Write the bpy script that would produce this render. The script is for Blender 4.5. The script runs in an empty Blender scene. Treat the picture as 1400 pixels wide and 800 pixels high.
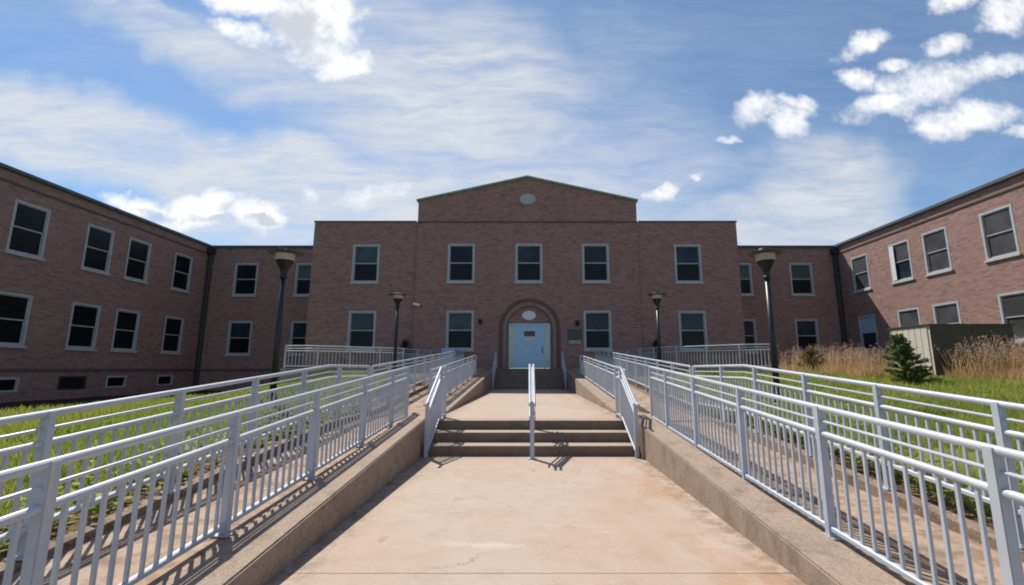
import bpy, bmesh, math, random
import numpy as np
from math import radians, sin, cos, tan, pi, atan, sqrt
from mathutils import Vector, Matrix
random.seed(7); rng = np.random.default_rng(7)
S = bpy.context.scene
COL = S.collection

# ------------------------------------------------------------------ camera
F, CX, CY = 622.0, 722.0, 400.0            # photo is 1400 x 800
PITCH = atan(105.0 / F)
cd = bpy.data.cameras.new('camera'); cam = bpy.data.objects.new('camera', cd); COL.objects.link(cam)
cam.rotation_euler = (radians(90) + PITCH, 0, 0)
cd.sensor_fit = 'HORIZONTAL'; cd.sensor_width = 36.0; cd.lens = F / 1400 * 36
cd.shift_x = (700 - CX) / 1400.0
cd.clip_start = .05; cd.clip_end = 3000
S.camera = cam

# ------------------------------------------------------------------ sun + sky
SUNV = Vector((-.42, .625, 1.0)).normalized()
ELEV = math.asin(SUNV.z); AZ = math.atan2(SUNV.x, SUNV.y)      # AZ from +Y towards +X
ld = bpy.data.lights.new('sun', 'SUN'); sun = bpy.data.objects.new('sun', ld); COL.objects.link(sun)
ld.energy = 5.0; ld.angle = radians(.53); ld.color = (1.0, .945, .86)
sun.rotation_euler = SUNV.to_track_quat('Z', 'Y').to_euler(); sun.location = SUNV * 80
S.view_settings.view_transform = 'Standard'; S.view_settings.look = 'None'
S.view_settings.gamma = 1.0; S.view_settings.use_curve_mapping = False
S.view_settings.exposure = 0.35
S.render.engine = 'CYCLES'; S.cycles.filter_width = 1.9      # the photograph is a little soft
SKY_STRENGTH = .066

w = bpy.data.worlds.new('World'); S.world = w; w.use_nodes = True


class G:
    """tiny node-graph writer"""
    def __init__(s, tree):
        s.t = tree; s.t.nodes.clear()

    def n(s, kind, **kw):
        nd = s.t.nodes.new(kind)
        for k, v in kw.items(): setattr(nd, k, v)
        return nd

    def put(s, sock, v):
        if isinstance(v, bpy.types.NodeSocket): s.t.links.new(v, sock)
        elif v is not None:
            if isinstance(v, (tuple, list)) and len(v) == 3 and sock.type == 'RGBA': v = (*v, 1)
            sock.default_value = v

    def m(s, op, a, b=None, c=None, clamp=False):
        nd = s.n('ShaderNodeMath', operation=op, use_clamp=clamp)
        for i, v in enumerate((a, b, c)):
            if v is not None: s.put(nd.inputs[i], v)
        return nd.outputs[0]

    def vm(s, op, a, b=None):
        nd = s.n('ShaderNodeVectorMath', operation=op)
        s.put(nd.inputs[0], a)
        if b is not None: s.put(nd.inputs[3 if op == 'SCALE' else 1], b)
        return nd.outputs['Value'] if op in ('DOT_PRODUCT', 'LENGTH') else nd.outputs[0]

    def xyz(s, x, y, z=0.0):
        nd = s.n('ShaderNodeCombineXYZ')
        for i, v in enumerate((x, y, z)): s.put(nd.inputs[i], v)
        return nd.outputs[0]

    def sep(s, v):
        nd = s.n('ShaderNodeSeparateXYZ'); s.put(nd.inputs[0], v); return nd.outputs

    def noise(s, vec, scale, detail=4, rough=.55, dist=0.0, color=False):
        nd = s.n('ShaderNodeTexNoise'); nd.inputs['Scale'].default_value = scale
        nd.inputs['Detail'].default_value = detail; nd.inputs['Roughness'].default_value = rough
        nd.inputs['Distortion'].default_value = dist
        if vec is not None: s.put(nd.inputs['Vector'], vec)
        return nd.outputs['Color' if color else 'Fac']

    def ss(s, v, lo, hi, a=0.0, b=1.0, smooth=True):
        nd = s.n('ShaderNodeMapRange'); nd.interpolation_type = 'SMOOTHSTEP' if smooth else 'LINEAR'
        for i, x in enumerate((v, lo, hi, a, b)): s.put(nd.inputs[i], x)
        return nd.outputs[0]

    def mix(s, f, a, b, mode='MIX'):
        nd = s.n('ShaderNodeMix', data_type='RGBA', blend_type=mode)
        s.put(nd.inputs[0], f); s.put(nd.inputs[6], a); s.put(nd.inputs[7], b)
        return nd.outputs[2]

    def mapping(s, vec, scale=(1, 1, 1), rot=(0, 0, 0), loc=(0, 0, 0)):
        nd = s.n('ShaderNodeMapping'); s.put(nd.inputs[0], vec)
        nd.inputs['Scale'].default_value = scale; nd.inputs['Rotation'].default_value = rot
        nd.inputs['Location'].default_value = loc
        return nd.outputs[0]


def px_dir(x, y):
    """world direction of a photo pixel expressed as (east/north, up/north)"""
    a, b = (x - CX) / F, (CY - y) / F
    n = cos(PITCH) - b * sin(PITCH)
    return np.array((a / n, (b * cos(PITCH) + sin(PITCH)) / n))


def build_world():
    g = G(w.node_tree)
    sky = g.n('ShaderNodeTexSky'); sky.sky_type = 'NISHITA'; sky.sun_disc = False
    sky.sun_elevation = ELEV; sky.sun_rotation = AZ
    sky.altitude = 200; sky.air_density = 1.0; sky.dust_density = .2; sky.ozone_density = 1.6
    d = g.vm('NORMALIZE', g.n('ShaderNodeTexCoord').outputs['Generated'])
    x, y, z = g.sep(d)
    front = g.ss(y, .08, .3)
    yy = g.m('MAXIMUM', y, .08)
    uv = g.xyz(g.m('DIVIDE', x, yy), g.m('DIVIDE', z, yy))
    zz = g.m('ADD', g.m('MAXIMUM', z, 0.0), .12)
    plane = g.xyz(g.m('DIVIDE', x, zz), g.m('DIVIDE', y, zz))      # flat layer overhead

    def blobs(lst, vec):
        tot = None
        for (cx, cy, a, b, deg, gain) in lst:
            c = px_dir(cx, cy); e = 2.0
            J = np.stack([(px_dir(cx + e, cy) - px_dir(cx - e, cy)) / (2 * e),
                          (px_dir(cx, cy + e) - px_dir(cx, cy - e)) / (2 * e)], axis=1)
            t = radians(deg); R = np.array([[cos(t), sin(t)], [-sin(t), cos(t)]])
            M = np.diag([1 / a, 1 / b]) @ R @ np.linalg.inv(J)
            q = g.vm('SUBTRACT', vec, (c[0], c[1], 0))
            q1 = g.vm('DOT_PRODUCT', q, (M[0, 0], M[0, 1], 0)); q2 = g.vm('DOT_PRODUCT', q, (M[1, 0], M[1, 1], 0))
            f = g.m('SUBTRACT', gain, g.m('MULTIPLY', gain, g.m('ADD', g.m('MULTIPLY', q1, q1), g.m('MULTIPLY', q2, q2))))
            tot = f if tot is None else g.m('MAXIMUM', tot, f)
        return g.m('MULTIPLY', g.m('MAXIMUM', tot, -1.0), 1.0)

    # ---- cumulus
    w1 = g.vm('SCALE', g.vm('SUBTRACT', g.noise(uv, 6.0, 3, .5, color=True), (.5, .5, .5)), .10)
    w2 = g.vm('SCALE', g.vm('SUBTRACT', g.noise(uv, 24.0, 3, .6, color=True), (.5, .5, .5)), .035)
    wuv = g.vm('ADD', g.vm('ADD', uv, w1), w2)
    cum = blobs([(345, 2, 85, 32, 18, 1.5), (415, 42, 80, 46, 40, 1.7), (458, 84, 50, 24, 8, 1.5), (455, 22, 46, 50, 20, 1.6), (330, 45, 50, 15, 20, 1.1),
                 (190, 279, 54, 17, 8, 1.4), (262, 289, 66, 25, 4, 1.5), (300, 280, 38, 22, 0, 1.5), (350, 292, 46, 22, 8, 1.5),
                 (1050, 152, 50, 24, 5, 1), (1075, 172, 34, 18, 20, 1), (1085, 142, 26, 13, 0, 1), (990, 186, 20, 6, 0, .8),
                 (1200, 150, 60, 20, -8, 1), (1265, 118, 72, 32, -12, 1), (1310, 108, 60, 26, -10, 1), (1318, 165, 82, 24, -3, 1),
                 (1365, 90, 62, 20, -20, 1), (1280, 178, 48, 18, 0, 1), (1180, 60, 40, 16, -20, 1), (1168, 109, 32, 16, 10, 1), (1222, 92, 28, 9, -10, .9),
                 (1298, 60, 32, 17, -5, 1), (1378, 12, 46, 28, -30, 1), (1305, 2, 42, 15, -5, 1), (1392, 184, 28, 12, -10, 1),
                 (905, 258, 22, 7, -4, .8), (947, 243, 13, 5, 0, .8), (512, 264, 50, 15, -4, .55), (425, 262, 14, 9, 0, .4)], wuv)
    nz = g.noise(uv, 11.0, 6, .62)
    nf = g.noise(uv, 34.0, 5, .6)
    fld = g.m('ADD', cum, g.m('MULTIPLY', g.m('SUBTRACT', nz, .5), 3.1))
    fld = g.m('ADD', fld, g.m('MULTIPLY', g.m('SUBTRACT', nf, .5), 1.2))
    ca = g.m('MULTIPLY', g.ss(fld, -.4, 1.45), front)
    # thickness shade: the middle of a cloud seen from below is greyer
    core = blobs([(405, 42, 62, 42, 40, 1.1), (290, 298, 70, 11, 3, .8), (352, 298, 34, 9, 4, .8), (215, 288, 50, 8, 8, .7), (318, 284, 20, 9, 20, .6), (455, 80, 30, 10, 10, .3), (1265, 150, 120, 12, -8, .22), (1310, 180, 80, 10, -4, .25), (1065, 172, 40, 10, 12, .2)], wuv)
    sh = g.m('MULTIPLY', g.ss(g.m('ADD', g.m('MAXIMUM', core, 0.0), g.m('MULTIPLY', g.m('SUBTRACT', g.noise(uv, 14.0, 5, .6), .5), 2.2)), .05, .95), .85)
    ccol = g.mix(sh, (12.6, 12.6, 12.7), (6.8, 7.2, 8.1))
    # ---- cirrus veil
    streak = g.noise(g.mapping(g.vm('ADD', uv, w1), scale=(1.5, 7.5, 1), rot=(0, 0, radians(15))), 1.6, 7, .6, .5)
    fine = g.noise(g.mapping(uv, scale=(2.2, 14, 1), rot=(0, 0, radians(24))), 3.0, 6, .65, .8)
    veil = blobs([(60, 175, 340, 80, 10, 1.15), (430, 250, 460, 75, 8, 1.2), (260, 215, 300, 60, 10, 1.2), (330, 85, 330, 50, 22, .75), (600, 120, 280, 160, 12, .95), (820, 200, 200, 100, -10, .5),
                  (180, 10, 170, 22, 15, .8), (960, 235, 300, 46, -4, .5), (1130, 265, 130, 95, 5, 1.1), (640, 270, 380, 80, 0, 1.0), (900, 330, 520, 60, 0, .9),
                  (780, 95, 190, 70, -20, .3), (250, 315, 360, 36, 0, .9), (1040, 320, 420, 60, 0, .8), (520, 90, 130, 110, 20, .6)], g.vm('ADD', uv, g.vm('SCALE', w1, 1.6)))
    veil = g.ss(veil, -.12, 1.05, 0, 1.1)
    va = g.m('MULTIPLY', g.m('ADD', g.m('MULTIPLY', veil, .88), .19), g.ss(g.m('ADD', g.m('MULTIPLY', streak, .65), g.m('MULTIPLY', fine, .35)), .24, .70, .3, 1.0))
    va = g.m('ADD', va, 0.0, clamp=True)
    # behind the viewer: a plain thin overhead layer of broken cloud
    back = g.m('MULTIPLY', g.ss(g.noise(plane, .8, 6, .6), .44, .68), .6)
    va = g.m('ADD', g.m('MULTIPLY', va, front), g.m('MULTIPLY', back, g.m('SUBTRACT', 1.0, front)))
    hz = g.ss(z, .0, .05)
    blue = g.mix(1.0, sky.outputs[0], g.mix(front, (1.2, 1.3, 1.5), (.95, 1.30, 1.50)), 'MULTIPLY')
    col = g.mix(g.m('MULTIPLY', va, hz), blue, (8.6, 9.0, 9.6))
    col = g.mix(ca, col, ccol)
    bg = g.n('ShaderNodeBackground'); g.put(bg.inputs[0], col); bg.inputs[1].default_value = SKY_STRENGTH
    out = g.n('ShaderNodeOutputWorld'); w.node_tree.links.new(bg.outputs[0], out.inputs[0])


build_world()

# ------------------------------------------------------------------ materials
MATS = {}


def mat(name):
    m = bpy.data.materials.new(name); m.use_nodes = True; MATS[name] = m
    return m, G(m.node_tree)


def finish(m, g, col, rough=.8, bump=None, bstr=.3, bdist=.02, spec=.4, metal=0.0, trans=None):
    p = g.n('ShaderNodeBsdfPrincipled')
    g.put(p.inputs['Base Color'], col); g.put(p.inputs['Roughness'], rough)
    p.inputs['Specular IOR Level'].default_value = spec; g.put(p.inputs['Metallic'], metal)
    if bump is not None:
        b = g.n('ShaderNodeBump'); b.inputs['Strength'].default_value = bstr; b.inputs['Distance'].default_value = bdist
        g.put(b.inputs['Height'], bump); g.put(p.inputs['Normal'], b.outputs[0])
    sh = p.outputs[0]
    if trans is not None:
        t = g.n('ShaderNodeBsdfTranslucent'); g.put(t.inputs[0], col if trans[1] is None else trans[1])
        mx = g.n('ShaderNodeMixShader'); mx.inputs[0].default_value = trans[0]
        g.t.links.new(sh, mx.inputs[1]); g.t.links.new(t.outputs[0], mx.inputs[2]); sh = mx.outputs[0]
    o = g.n('ShaderNodeOutputMaterial'); g.t.links.new(sh, o.inputs[0])
    return m


def wpos(g): return g.n('ShaderNodeNewGeometry').outputs['Position']


def brick_mat(name, c1, c2, c3, mortar):
    m, g = mat(name)
    geo = g.n('ShaderNodeNewGeometry'); P = geo.outputs['Position']
    nx = g.m('GREATER_THAN', g.m('ABSOLUTE', g.sep(geo.outputs['True Normal'])[0]), .5)
    x, y, z = g.sep(P)
    u = g.m('ADD', g.m('MULTIPLY', x, g.m('SUBTRACT', 1.0, nx)), g.m('MULTIPLY', y, nx))
    v = g.xyz(u, z, 0.0)
    b = g.n('ShaderNodeTexBrick'); g.put(b.inputs['Vector'], v)
    b.inputs['Scale'].default_value = 1.0; b.inputs['Brick Width'].default_value = .30; b.inputs['Row Height'].default_value = .105
    b.inputs['Mortar Size'].default_value = .009; b.inputs['Mortar Smooth'].default_value = .3; b.inputs['Bias'].default_value = 0.0
    g.put(b.inputs['Color1'], c1); g.put(b.inputs['Color2'], c2); g.put(b.inputs['Mortar'], mortar)
    # one random tone for every brick: which brick are we in (courses shift by half a brick)
    row = g.m('FLOOR', g.m('DIVIDE', z, .105)); off = g.m('MULTIPLY', g.m('MODULO', g.m('ABSOLUTE', row), 2.0), .5)
    cell = g.xyz(g.m('FLOOR', g.m('ADD', g.m('DIVIDE', u, .30), off)), row, 0.0)
    wn = g.n('ShaderNodeTexWhiteNoise', noise_dimensions='2D'); g.put(wn.inputs['Vector'], cell); rv = wn.outputs['Value']
    bf = g.m('SUBTRACT', 1.0, b.outputs['Fac'])
    col = g.mix(g.m('MULTIPLY', g.ss(rv, .5, 1.0, 0, .55), bf), b.outputs['Color'], c3)
    col = g.mix(g.m('MULTIPLY', g.ss(rv, .3, .0, 0, .5), bf), col, (.13, .075, .07))
    cl = g.noise(g.mapping(v, scale=(.9, 2.2, 1)), 1.0, 4, .65)
    col = g.mix(g.ss(cl, .5, .75, 0, .3), col, c3)
    col = g.mix(g.ss(cl, .46, .25, 0, .25), col, (.13, .075, .068))
    big = g.noise(P, .35, 5, .6)
    col = g.mix(g.ss(big, .35, .7, 0, .35), col, g.mix(.5, col, (.2, .14, .12)))
    # pale efflorescence and dark run-off streaks
    st = g.noise(g.mapping(v, scale=(1.6, .22, 1)), 1.0, 5, .6)
    col = g.mix(g.ss(st, .62, .78, 0, .4), col, (.26, .20, .18))
    col = g.mix(g.ss(st, .36, .24, 0, .45), col, (.06, .04, .04))
    return finish(m, g, col, .9, b.outputs['Fac'], -.5, .01, .25)


brick_mat('brick_wall', (.325, .176, .146), (.255, .141, .12), (.385, .232, .19), (.30, .25, .225))
brick_mat('brick_dark', (.15, .085, .074), (.11, .066, .06), (.16, .1, .085), (.17, .14, .125))


def concrete_mat(name, base, dark, warm, speck=.3, rust=0.0, rough=.9, stain=.42):
    m, g = mat(name)
    P = wpos(g); x, y, z = g.sep(P)
    a = g.noise(P, .55, 6, .62); b = g.noise(P, 3.2, 6, .65); c = g.noise(P, 60, 3, .7); d = g.noise(P, 13, 4, .6)
    col = g.mix(g.ss(a, .36, .66), base, warm)
    col = g.mix(g.ss(b, .44, .72, 0, stain), col, dark)
    col = g.mix(g.ss(d, .55, .72, 0, .25), col, g.mix(.5, base, (.6, .55, .5)))
    c2 = g.noise(P, 24, 4, .7)
    col = g.mix(g.ss(c, .54, .72, 0, speck), col, g.mix(.6, dark, (.08, .06, .05)))
    col = g.mix(g.ss(c2, .5, .68, 0, speck * .6), col, dark)
    crk = g.n('ShaderNodeTexVoronoi', feature='DISTANCE_TO_EDGE'); crk.inputs['Scale'].default_value = .55
    g.put(crk.inputs['Vector'], g.vm('ADD', P, g.vm('SCALE', g.vm('SUBTRACT', g.noise(P, 1.6, 5, .65, color=True), (.5, .5, .5)), 1.1)))
    col = g.mix(g.m('MULTIPLY', g.ss(crk.outputs['Distance'], .0, .006, 1, 0), g.ss(g.noise(P, .5, 2, .5), .5, .62, 0, .6)), col, (.07, .05, .04))
    col = g.mix(g.ss(c, .44, .3, 0, speck * .7), col, (.55, .48, .41))
    if rust:
        edge = g.ss(g.m('ABSOLUTE', g.m('SUBTRACT', x, 2.0)), .1, 1.25, 1, 0)
        edge2 = g.ss(g.m('ABSOLUTE', g.m('SUBTRACT', y, 8.75)), .05, .85, 1, 0)
        e = g.m('MAXIMUM', g.m('MULTIPLY', edge, .9), g.m('MULTIPLY', edge2, .55))
        rn = g.noise(g.mapping(P, scale=(2.4, 1.1, 1)), 1.1, 5, .65)
        rm = g.m('MULTIPLY', e, g.ss(rn, .44, .66))
        col = g.mix(g.m('MULTIPLY', rm, rust), col, (.33, .15, .055))
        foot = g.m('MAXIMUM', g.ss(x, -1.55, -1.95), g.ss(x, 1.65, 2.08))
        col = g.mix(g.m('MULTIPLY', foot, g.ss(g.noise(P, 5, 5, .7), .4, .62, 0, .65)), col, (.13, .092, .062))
        sp = g.noise(g.mapping(P, scale=(1, .6, 1)), 2.3, 3, .6)
        col = g.mix(g.m('MULTIPLY', g.ss(sp, .69, .76), .5), col, (.25, .13, .06))
        pale = g.noise(g.mapping(P, scale=(.5, 1.6, 1)), 1.4, 5, .6)
        col = g.mix(g.ss(pale, .6, .75, 0, .35), col, (.56, .49, .42))
    bump = g.m('ADD', g.m('MULTIPLY', c, .6), g.m('MULTIPLY', d, .5))
    return finish(m, g, col, rough, bump, .35, .012, .3)


concrete_mat('walk_concrete', (.385, .293, .225), (.30, .222, .163), (.41, .325, .265), .26, .5)
concrete_mat('ramp_concrete', (.38, .285, .22), (.27, .185, .13), (.385, .265, .185), .3, .4)
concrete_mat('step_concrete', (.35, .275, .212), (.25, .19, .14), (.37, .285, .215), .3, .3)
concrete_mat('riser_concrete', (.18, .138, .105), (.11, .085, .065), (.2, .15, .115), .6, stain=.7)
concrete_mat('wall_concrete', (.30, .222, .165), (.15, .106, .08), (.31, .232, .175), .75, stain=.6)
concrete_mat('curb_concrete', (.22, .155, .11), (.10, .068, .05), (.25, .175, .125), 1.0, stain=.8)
concrete_mat('terrace_concrete', (.3, .255, .22), (.2, .172, .15), (.31, .26, .22), .25)


def plain(name, c, rough=.6, var=.12, scale=6.0, spec=.4, metal=0.0, bump=True):
    m, g = mat(name); P = wpos(g)
    n = g.noise(P, scale, 5, .6); f = g.noise(P, scale * 9, 3, .6)
    col = g.mix(g.ss(n, .35, .7), c, tuple(k * (1 - var) for k in c))
    col = g.mix(g.ss(f, .6, .75, 0, var * 1.5), col, tuple(k * .6 for k in c))
    return finish(m, g, col, rough, f if bump else None, .08, .005, spec, metal)


def rail_mat():
    m, g = mat('rail_paint'); P = wpos(g)
    n = g.noise(P, 2.2, 5, .6); f = g.noise(P, 26, 4, .65)
    col = g.mix(g.ss(n, .3, .7), (.46, .495, .54), (.40, .43, .47))
    col = g.mix(g.ss(f, .64, .76, 0, .55), col, (.42, .40, .37))
    col = g.mix(g.ss(f, .72, .8, 0, .7), col, (.26, .14, .07))
    v_ = g.noise(g.mapping(P, scale=(9, 9, 1.1)), 1.0, 4, .6)
    col = g.mix(g.ss(v_, .58, .74, 0, .5), col, (.33, .335, .34))
    return finish(m, g, col, .42, f, .06, .004, .5)


rail_mat()
plain('window_paint', (.46, .465, .48), .55, .2)
plain('sill_stone', (.5, .48, .46), .8, .2)
plain('coping_metal', (.085, .09, .105), .5, .25, 2.0)
plain('copper_green', (.27, .44, .37), .6, .35, 3.0)
plain('stone_trim', (.27, .2, .165), .85, .25, 3.0)
plain('roof_gravel', (.22, .21, .2), .95, .3, 5)
plain('pipe_metal', (.035, .038, .045), .5, .3, 4)
plain('door_paint', (.38, .58, .72), .4, .06, 3)
plain('door_frame_paint', (.44, .58, .68), .45, .08, 3)
plain('oval_white', (.74, .75, .77), .6, .08)
plain('oval_grey', (.42, .42, .44), .7, .2)
plain('iron_black', (.012, .012, .014), .45, .3, 8)
plain('lamp_pole_paint', (.018, .022, .028), .4, .3, 5, .4)
plain('lamp_cap_metal', (.06, .058, .06), .45, .25, 5, .5)
plain('white_metal', (.72, .72, .72), .45, .08)
plain('tan_metal', (.4, .34, .22), .5, .15)
plain('board_dark', (.055, .06, .065), .35, .2)
plain('paper', (.62, .64, .55), .8, .06)
plain('cabinet_blue', (.34, .50, .66), .5, .1)
plain('shed_beige', (.60, .57, .46), .6, .12, 2.0)
plain('shed_olive', (.068, .066, .045), .6, .15, 2.0)
plain('bark', (.10, .07, .05), .95, .4, 12)


def glass_mat(name, tint, rough, inner=0.0):
    m, g = mat(name); P = wpos(g)
    n = g.noise(P, .9, 3, .5)
    col = g.mix(g.ss(n, .35, .65), tint, tuple(k * .55 for k in tint))
    b = g.noise(P, 1.6, 2, .5)
    return finish(m, g, col, rough, b, .25, .03, .26 if rough < .2 else .2)


glass_mat('glass', (.026, .044, .058), .06)  # soft blue-grey reflection is put into the tint
glass_mat('blind_glass', (.06, .082, .09), .1)
glass_mat('dim_glass', (.014, .024, .033), .06)
glass_mat('screen_glass', (.008, .011, .014), .3)
glass_mat('screen_grey', (.07, .068, .075), .6)
glass_mat('sidelight_glass', (.58, .60, .42), .12)  # pale yellow reflection painted as the pane's base colour
plain('blind', (.12, .15, .17), .7, .1)


def lamp_glass():
    m, g = mat('lamp_diffuser'); P = wpos(g)
    n = g.noise(P, 9, 3, .5)
    return finish(m, g, g.mix(n, (.60, .50, .42), (.48, .40, .34)), .4, None, trans=(.15, (.5, .42, .36)))


lamp_glass()


def leafy(name, c1, c2, c3, tr=.45, scale=.8):
    m, g = mat(name); P = wpos(g)
    n = g.noise(P, scale, 4, .6); f = g.noise(P, scale * 22, 2, .6)
    col = g.mix(g.ss(n, .34, .66), c1, c2)
    col = g.mix(g.ss(f, .45, .75, 0, .8), col, c3)
    return finish(m, g, col, .6, None, spec=.25, trans=(tr, None))


leafy('grass_blades', (.27, .33, .06), (.36, .37, .085), (.16, .24, .045), .5, .5)
leafy('conifer_needles', (.10, .16, .055), (.17, .20, .065), (.055, .095, .04), .4, 4)
leafy('yellow_leaves', (.17, .13, .04), (.12, .11, .035), (.2, .13, .06), .4, 3)
leafy('dark_leaves', (.018, .03, .016), (.03, .045, .02), (.012, .02, .012), .2, 3)
leafy('dry_stalks', (.62, .43, .22), (.50, .35, .17), (.36, .26, .12), .5, 1.6)
leafy('dry_heads', (.42, .29, .22), (.30, .21, .165), (.5, .40, .33), .35, 2.2)
leafy('white_blossom', (.7, .68, .6), (.6, .58, .5), (.5, .5, .4), .4, 2)


def lawn_mat():
    m, g = mat('lawn_soil'); P = wpos(g); x, y, z = g.sep(P)
    n = g.noise(P, .7, 6, .6); f = g.noise(P, 14, 5, .7)
    col = g.mix(g.ss(n, .35, .65), (.15, .18, .045), (.19, .19, .06))
    col = g.mix(g.ss(f, .55, .75, 0, .6), col, (.07, .07, .03))
    ax = g.m('ABSOLUTE', g.m('SUBTRACT', x, .08))
    dirt = g.m('ADD', g.ss(ax, 4.1, 5.1, 1, 0), g.m('MULTIPLY', g.m('SUBTRACT', g.noise(P, 1.5, 5, .65), .5), 1.6))
    col = g.mix(g.ss(dirt, .35, .7), col, g.mix(g.ss(f, .4, .65), (.20, .125, .08), (.09, .055, .036)))
    wing_shade = g.m('ADD', x, g.m('MULTIPLY', g.m('SUBTRACT', g.noise(P, .6, 4, .6), .5), 1.6))
    col = g.mix(g.ss(wing_shade, -18.3, -18.9), col, (.045, .032, .026))  # shade at the left wing's foot, painted into the soil colour
    return finish(m, g, col, .95, f, .8, .05, .1)


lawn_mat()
plain('far_ground', (.1, .12, .045), .95, .3, .2)


# ------------------------------------------------------------------ mesh helpers
def link(name, bm, m, parent=None, smooth=False, loc=None):
    me = bpy.data.meshes.new(name); bm.normal_update(); bm.to_mesh(me); bm.free()
    for k in (m if isinstance(m, (list, tuple)) else [m]): me.materials.append(MATS[k])
    if smooth:
        me.polygons.foreach_set('use_smooth', [True] * len(me.polygons))
    o = bpy.data.objects.new(name, me); COL.objects.link(o)
    if parent is not None: o.parent = parent
    if loc is not None: o.location = loc
    return o


def np_mesh(name, verts, faces_n, idx, m, parent=None):
    """verts (N,3); faces all with faces_n corners"""
    me = bpy.data.meshes.new(name); nv = len(verts); nf = len(idx) // faces_n
    me.vertices.add(nv); me.vertices.foreach_set('co', np.asarray(verts, dtype=np.float32).ravel())
    me.loops.add(len(idx)); me.loops.foreach_set('vertex_index', np.asarray(idx, dtype=np.int32))
    me.polygons.add(nf); me.polygons.foreach_set('loop_start', np.arange(nf, dtype=np.int32) * faces_n)
    me.update(calc_edges=True); me.validate()
    for k in (m if isinstance(m, (list, tuple)) else [m]): me.materials.append(MATS[k])
    o = bpy.data.objects.new(name, me); COL.objects.link(o)
    if parent is not None: o.parent = parent
    return o


def thing(name, label, cat, loc=(0, 0, 0), group=None):
    o = bpy.data.objects.new(name, None); COL.objects.link(o); o.location = loc; o.empty_display_size = .2
    return tag(o, label, cat, group)


def tag(o, label, cat, group=None):
    o['label'] = label; o['category'] = cat
    if group: o['group'] = group
    return o


def struct(o): o['kind'] = 'structure'; return o


def box(bm, x0, x1, y0, y1, z0, z1, bev=0.0):
    r = bmesh.ops.create_cube(bm, size=1.0)
    for v in r['verts']:
        v.co = Vector(((x0 + x1) / 2 + v.co.x * (x1 - x0), (y0 + y1) / 2 + v.co.y * (y1 - y0), (z0 + z1) / 2 + v.co.z * (z1 - z0)))
    if bev:
        es = list({e for v in r['verts'] for e in v.link_edges})
        bmesh.ops.bevel(bm, geom=es, offset=bev, segments=2, affect='EDGES')
    return bm


def prism(bm, pts, y0, y1, axis='y'):
    """extrude a polygon given in (x,z) along y, or (y,z) along x, or (x,y) along z"""
    def P(a, b, t): return {'y': (a, t, b), 'x': (t, a, b), 'z': (a, b, t)}[axis]
    A = [bm.verts.new(P(a, b, y0)) for a, b in pts]; B = [bm.verts.new(P(a, b, y1)) for a, b in pts]
    n = len(pts)
    bm.faces.new(A); bm.faces.new(B[::-1])
    for i in range(n): bm.faces.new((A[i], B[i], B[(i + 1) % n], A[(i + 1) % n]))
    bmesh.ops.recalc_face_normals(bm, faces=bm.faces)
    return bm


def tube(bm, pts, r, seg=10, cap=True, squash=1.0):
    pts = [Vector(p) for p in pts]; rings = []
    for i, p in enumerate(pts):
        a = pts[max(i - 1, 0)]; b = pts[min(i + 1, len(pts) - 1)]
        d = (b - a).normalized(); up = Vector((0, 0, 1)) if abs(d.z) < .95 else Vector((1, 0, 0))
        s = d.cross(up).normalized(); t = s.cross(d).normalized()
        rr = r[i] if isinstance(r, (list, tuple)) else r
        rings.append([bm.verts.new(p + s * cos(2 * pi * k / seg) * rr + t * sin(2 * pi * k / seg) * rr * squash) for k in range(seg)])
    for A, B in zip(rings, rings[1:]):
        for k in range(seg): bm.faces.new((A[k], A[(k + 1) % seg], B[(k + 1) % seg], B[k]))
    if cap: bm.faces.new(rings[0]); bm.faces.new(rings[-1][::-1])
    bmesh.ops.recalc_face_normals(bm, faces=bm.faces)
    return bm


def bar(bm, pts, wdt, hgt):
    """rectangular bar swept along pts (sides vertical)"""
    pts = [Vector(p) for p in pts]; rings = []
    for i, p in enumerate(pts):
        a = pts[max(i - 1, 0)]; b = pts[min(i + 1, len(pts) - 1)]
        d = (b - a); d.z = 0; d.normalize(); s = Vector((d.y, -d.x, 0)) * wdt / 2; h = Vector((0, 0, hgt / 2))
        c = .18
        rings.append([bm.verts.new(p + s * q + h * k) for q, k in ((-1, -1), (1, -1), (1, 1 - c * 2), (1 - c * 2, 1), (-1 + c * 2, 1), (-1, 1 - c * 2))])
    n = 6
    for A, B in zip(rings, rings[1:]):
        for k in range(n): bm.faces.new((A[k], A[(k + 1) % n], B[(k + 1) % n], B[k]))
    bm.faces.new(rings[0]); bm.faces.new(rings[-1][::-1])
    bmesh.ops.recalc_face_normals(bm, faces=bm.faces)
    return bm


def lathe(bm, prof, seg=24, c=(0, 0, 0)):
    rings = []
    for r, z in prof:
        rings.append([bm.verts.new((c[0] + r * cos(2 * pi * k / seg), c[1] + r * sin(2 * pi * k / seg), c[2] + z)) for k in range(seg)])
    for A, B in zip(rings, rings[1:]):
        for k in range(seg): bm.faces.new((A[k], A[(k + 1) % seg], B[(k + 1) % seg], B[k]))
    bm.faces.new(rings[0][::-1]); bm.faces.new(rings[-1])
    bmesh.ops.recalc_face_normals(bm, faces=bm.faces)
    return bm


# ------------------------------------------------------------------ layout (metres, eye at the origin)
XC = .08
XL, XR = -1.975, 2.10            # walkway edges = inner faces of the side walls
ZW, ZLAND, ZPORCH = -1.6, -1.06, .05
YS1, YL0 = 8.9, 9.86             # lower stairs: three risers
YS2 = 24.9; YT = YS2 + 5 * .36 + .35   # upper stairs: six risers, then the terrace
D, D2 = 28.5, 33.8               # planes of the entrance bay and of the links
XWL, XWR = -24.3, 23.5           # faces of the two wings


def sst(a, b, t):
    t = np.clip((t - a) / (b - a), 0, 1); return t * t * (3 - 2 * t)


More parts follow.
